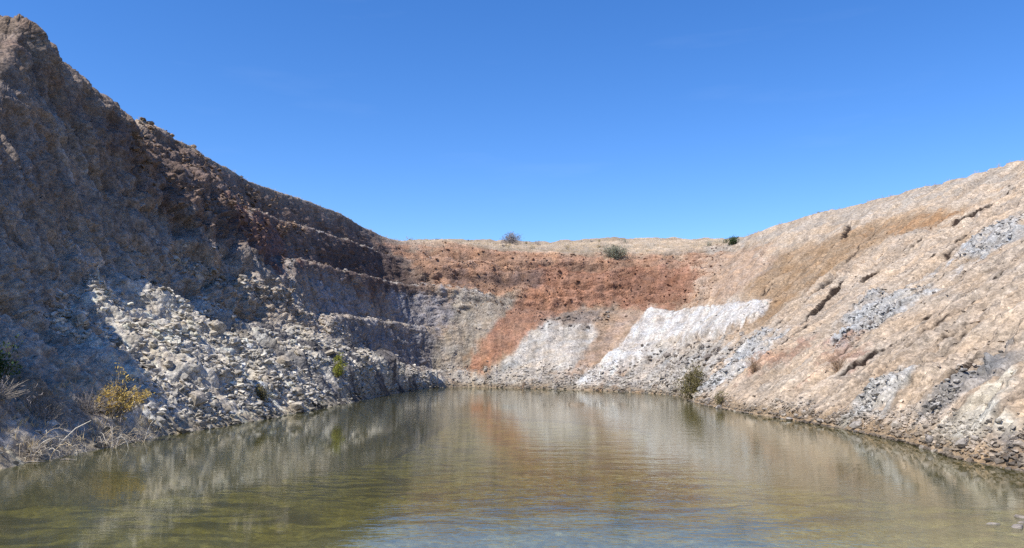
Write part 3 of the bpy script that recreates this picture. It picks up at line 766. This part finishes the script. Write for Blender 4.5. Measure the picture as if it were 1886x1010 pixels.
# bleached, arching dead brush at the near shore, with bare thickets behind it
M_STALKS = (M_DEAD, plain_mat('grey_stalk', (.40, .35, .30)), plain_mat('tan_stalk', (.52, .42, .28)))
def dead_brush(label, pos, n, reach, long_stalk=False):
    root = bpy.data.objects.new('dead_brush', None); COL.objects.link(root); root.location = pos
    st, tw = [MB(), MB(), MB()], MB()
    for i in range(n):
        a = random.gauss(random.choice((.1, 3.0, -.9)), .8); R = reach * random.uniform(.25, 1.25); h = R * random.uniform(.35, 1.15)
        dx, dy = math.cos(a) * R, math.sin(a) * R * .7
        b0 = Vector((max(-.6, min(.6, random.gauss(0, .35))), max(-.4, min(.4, random.gauss(0, .25))), -.15)); bend = random.choice((.1, .3, .6, .95)) * random.uniform(.7, 1.1)
        pts = [b0 + Vector((dx * x ** (1 + .3 * bend), dy * x, h * (x * (1 - bend) + bend * 3.0 * x * (1 - x ** 1.6)))) + rv(.018) for x in np.linspace(0, 1, 9)]
        r = random.uniform(.007, .02)
        random.choice(st).tube(pts, r, r * .35)
        for k in range(5):
            p0 = pts[random.randint(2, 8)]; e = p0 + rv(.14) + Vector((dx * .1, dy * .1, .02))
            tw.tube([p0, p0.lerp(e, .5) + rv(.03), e], .006, .002, 4)
    if long_stalk: st[0].tube([Vector((-.3, 0, -.1)), Vector((-.05, 0, .35)), Vector((.3, .1, .75)), Vector((.75, .2, 1.0))], .03, .012)
    for q_, m_ in zip(st, M_STALKS): q_.build('stem', m_, root)
    tw.build('twigs_or_foliage', M_TWIG, root)  # bare twigs of the dead brush, no leaves
    return tag(root, label, 'dead brush')
def gw(x, y, z=0): return Vector((x, y, z))
dead_brush('curling bleached dead brush at the water edge, at the very edge of the picture', gw(-15.0, 25.4, .1), 44, 1.0)
dead_brush('bleached dead brush with one long pale stalk, between the curling clump and the yellow bush', gw(-14.9, 27.2, .1), 44, .95, True)
dead_brush('low arching dead brush hanging over the water below the yellow bush', gw(-14.7, 29.4, .1), 40, .85)
dead_brush('small dark tangle of dead brush between the yellow bush and the scree', gw(-14.6, 31.6, .1), 34, .7)
for x, y, hh, lab in ((-16.2, 25.6, .5, 'bare grey thicket behind the curling dead brush, below the dark green bush'), (-16.2, 28.2, .7, 'bare grey thicket behind the brush with the long pale stalk'),
                      (-15.9, 30.4, .55, 'bare grey thicket at the foot of the yellow bush')):
    i = int(np.argmin((PF[:, 0] - x) ** 2 + (PF[:, 1] - y) ** 2))
    plant('thicket', lab, 'shrub', Vector(PF[i]), [(0, 0, hh * .6, 1.2, .9, hh)], M_GREYLEAF, M_TWIG, 70, 420, .12, .14, None, .012)
# stones breaking the surface of the shallows, and drift on the water by the brush
for x, y, r in ((9.35, 15.3, .17), (9.75, 15.6, .13), (9.05, 15.55, .10), (10.2, 15.4, .2), (10.0, 16.2, .11)):
    o = bpy.data.objects.new('boulder', rock_mesh(random.randrange(len(PROTO)), M_GREY)); COL.objects.link(o)
    o.location = (x, y, -r * .15); o.rotation_euler = (0, 0, random.random() * 6); o.scale = (r * 1.5, r, r * .8)
    tag(o, 'dark wet stone just breaking the surface of the shallow water', 'boulder', 'stones in the shallows')
for x, y, a, l, lab in ((-14.6, 25.0, .3, .3, 'short pale stick afloat below the curling dead brush'), (-13.9, 25.6, -.1, .22, 'thin pale stick afloat out from the brush with the long stalk')):
    mb = MB(); mb.tube([Vector((-l, 0, 0)), Vector((-l * .2, .05, .015)), Vector((l * .4, -.03, .02)), Vector((l, .04, 0))], .02, .01, 6)
    o = mb.build('drift_stick', M_TWIG); o.location = (x, y, .012); o.rotation_euler = (0, 0, a); tag(o, lab, 'driftwood')
# dry grass: on the near shore, along the rims
gb = MB()
def blades(w, n, h, bias=-.5):
    for i in pick(w.astype(float), n, bias):
        p0 = Vector(PF[i])
        for k in range(5):
            gb.leaf(p0 + Vector((random.gauss(0, .07), random.gauss(0, .07), -.02)), Vector((random.gauss(0, .45), random.gauss(0, .45), 1)), .02 + .02 * h, h * random.uniform(.5, 1.3))
blades((Sg > 31) & (Sg < 42) & (Z0 > .0) & (Z0 < 1.7) & (Vg < 3), 160, .3)
blades((Sg > 120) & (Sg < 232) & (Vg > 9.95) & (Vg < 10.7), 2600, .42, 0)
blades((Sg > 60) & (Sg < 121) & (Vg > 9.98) & (Vg < 10.2), 500, .3, 0)
tag(gb.build('dry_grass', M_STRAW), 'dry straw coloured grass on the shore and rims', None, None, 'stuff')

# ------------------------------------------------------------------ light, sky, camera
EL, AZ = math.radians(SUN_EL), math.radians(SUN_AZ)
sun_dir = Vector((-math.cos(EL) * math.cos(AZ), -math.cos(EL) * math.sin(AZ), math.sin(EL)))
ld = bpy.data.lights.new('sun', 'SUN'); ld.energy = SUN_E; ld.angle = math.radians(.53); ld.color = (1, .945, .845)
lo = bpy.data.objects.new('sun', ld); COL.objects.link(lo); lo.rotation_euler = sun_dir.to_track_quat('Z', 'Y').to_euler()
wd = bpy.data.worlds.new('World'); sc.world = wd; wd.use_nodes = True
t = wd.node_tree; bg = t.nodes['Background']
sk = t.nodes.new('ShaderNodeTexSky'); sk.sky_type = 'NISHITA'; sk.sun_disc = False
sk.sun_elevation = EL; sk.sun_rotation = math.atan2(sun_dir.x, sun_dir.y)
sk.air_density = SKY_AIR; sk.dust_density = SKY_DUST; sk.ozone_density = SKY_OZ; sk.altitude = 900
hs = t.nodes.new('ShaderNodeHueSaturation'); hs.inputs['Saturation'].default_value = SKY_SAT; hs.inputs['Hue'].default_value = .509
t.links.new(sk.outputs[0], hs.inputs['Color'])
# the faintest streaks of high cloud low in the sky
tc = t.nodes.new('ShaderNodeTexCoord'); mp = t.nodes.new('ShaderNodeMapping'); mp.inputs['Rotation'].default_value = (0, math.radians(24), 0); mp.inputs['Scale'].default_value = (2.2, 2.2, 13)
t.links.new(tc.outputs['Generated'], mp.inputs['Vector'])
cn = t.nodes.new('ShaderNodeTexNoise'); cn.inputs['Scale'].default_value = 2.0; cn.inputs['Detail'].default_value = 6; t.links.new(mp.outputs[0], cn.inputs['Vector'])
cr = t.nodes.new('ShaderNodeMapRange'); cr.inputs['From Min'].default_value = .60; cr.inputs['From Max'].default_value = .82; cr.inputs['To Max'].default_value = .022; t.links.new(cn.outputs['Fac'], cr.inputs['Value'])
cm = t.nodes.new('ShaderNodeMix'); cm.data_type = 'RGBA'; cm.inputs[7].default_value = (6.5, 6.9, 7.4, 1)
t.links.new(cr.outputs[0], cm.inputs[0]); t.links.new(hs.outputs[0], cm.inputs[6]); t.links.new(cm.outputs[2], bg.inputs['Color']); bg.inputs['Strength'].default_value = SKY_E
cd = bpy.data.cameras.new('camera'); co = bpy.data.objects.new('camera', cd); COL.objects.link(co)
cd.sensor_width = 36; cd.lens = 36 * 1480 / 1886; cd.clip_end = 3000; cd.clip_start = .1
co.location = (0, 0, 3); co.rotation_euler = (math.radians(90) + math.atan(165 / 1480), 0, 0)
sc.camera = co
sc.view_settings.view_transform = 'Standard'; sc.view_settings.look = 'None'; sc.view_settings.exposure = EXPOSURE; sc.view_settings.gamma = 1
sc.cycles.use_denoising = DENOISE
sc.cycles.max_bounces = 6; sc.cycles.transparent_max_bounces = 8
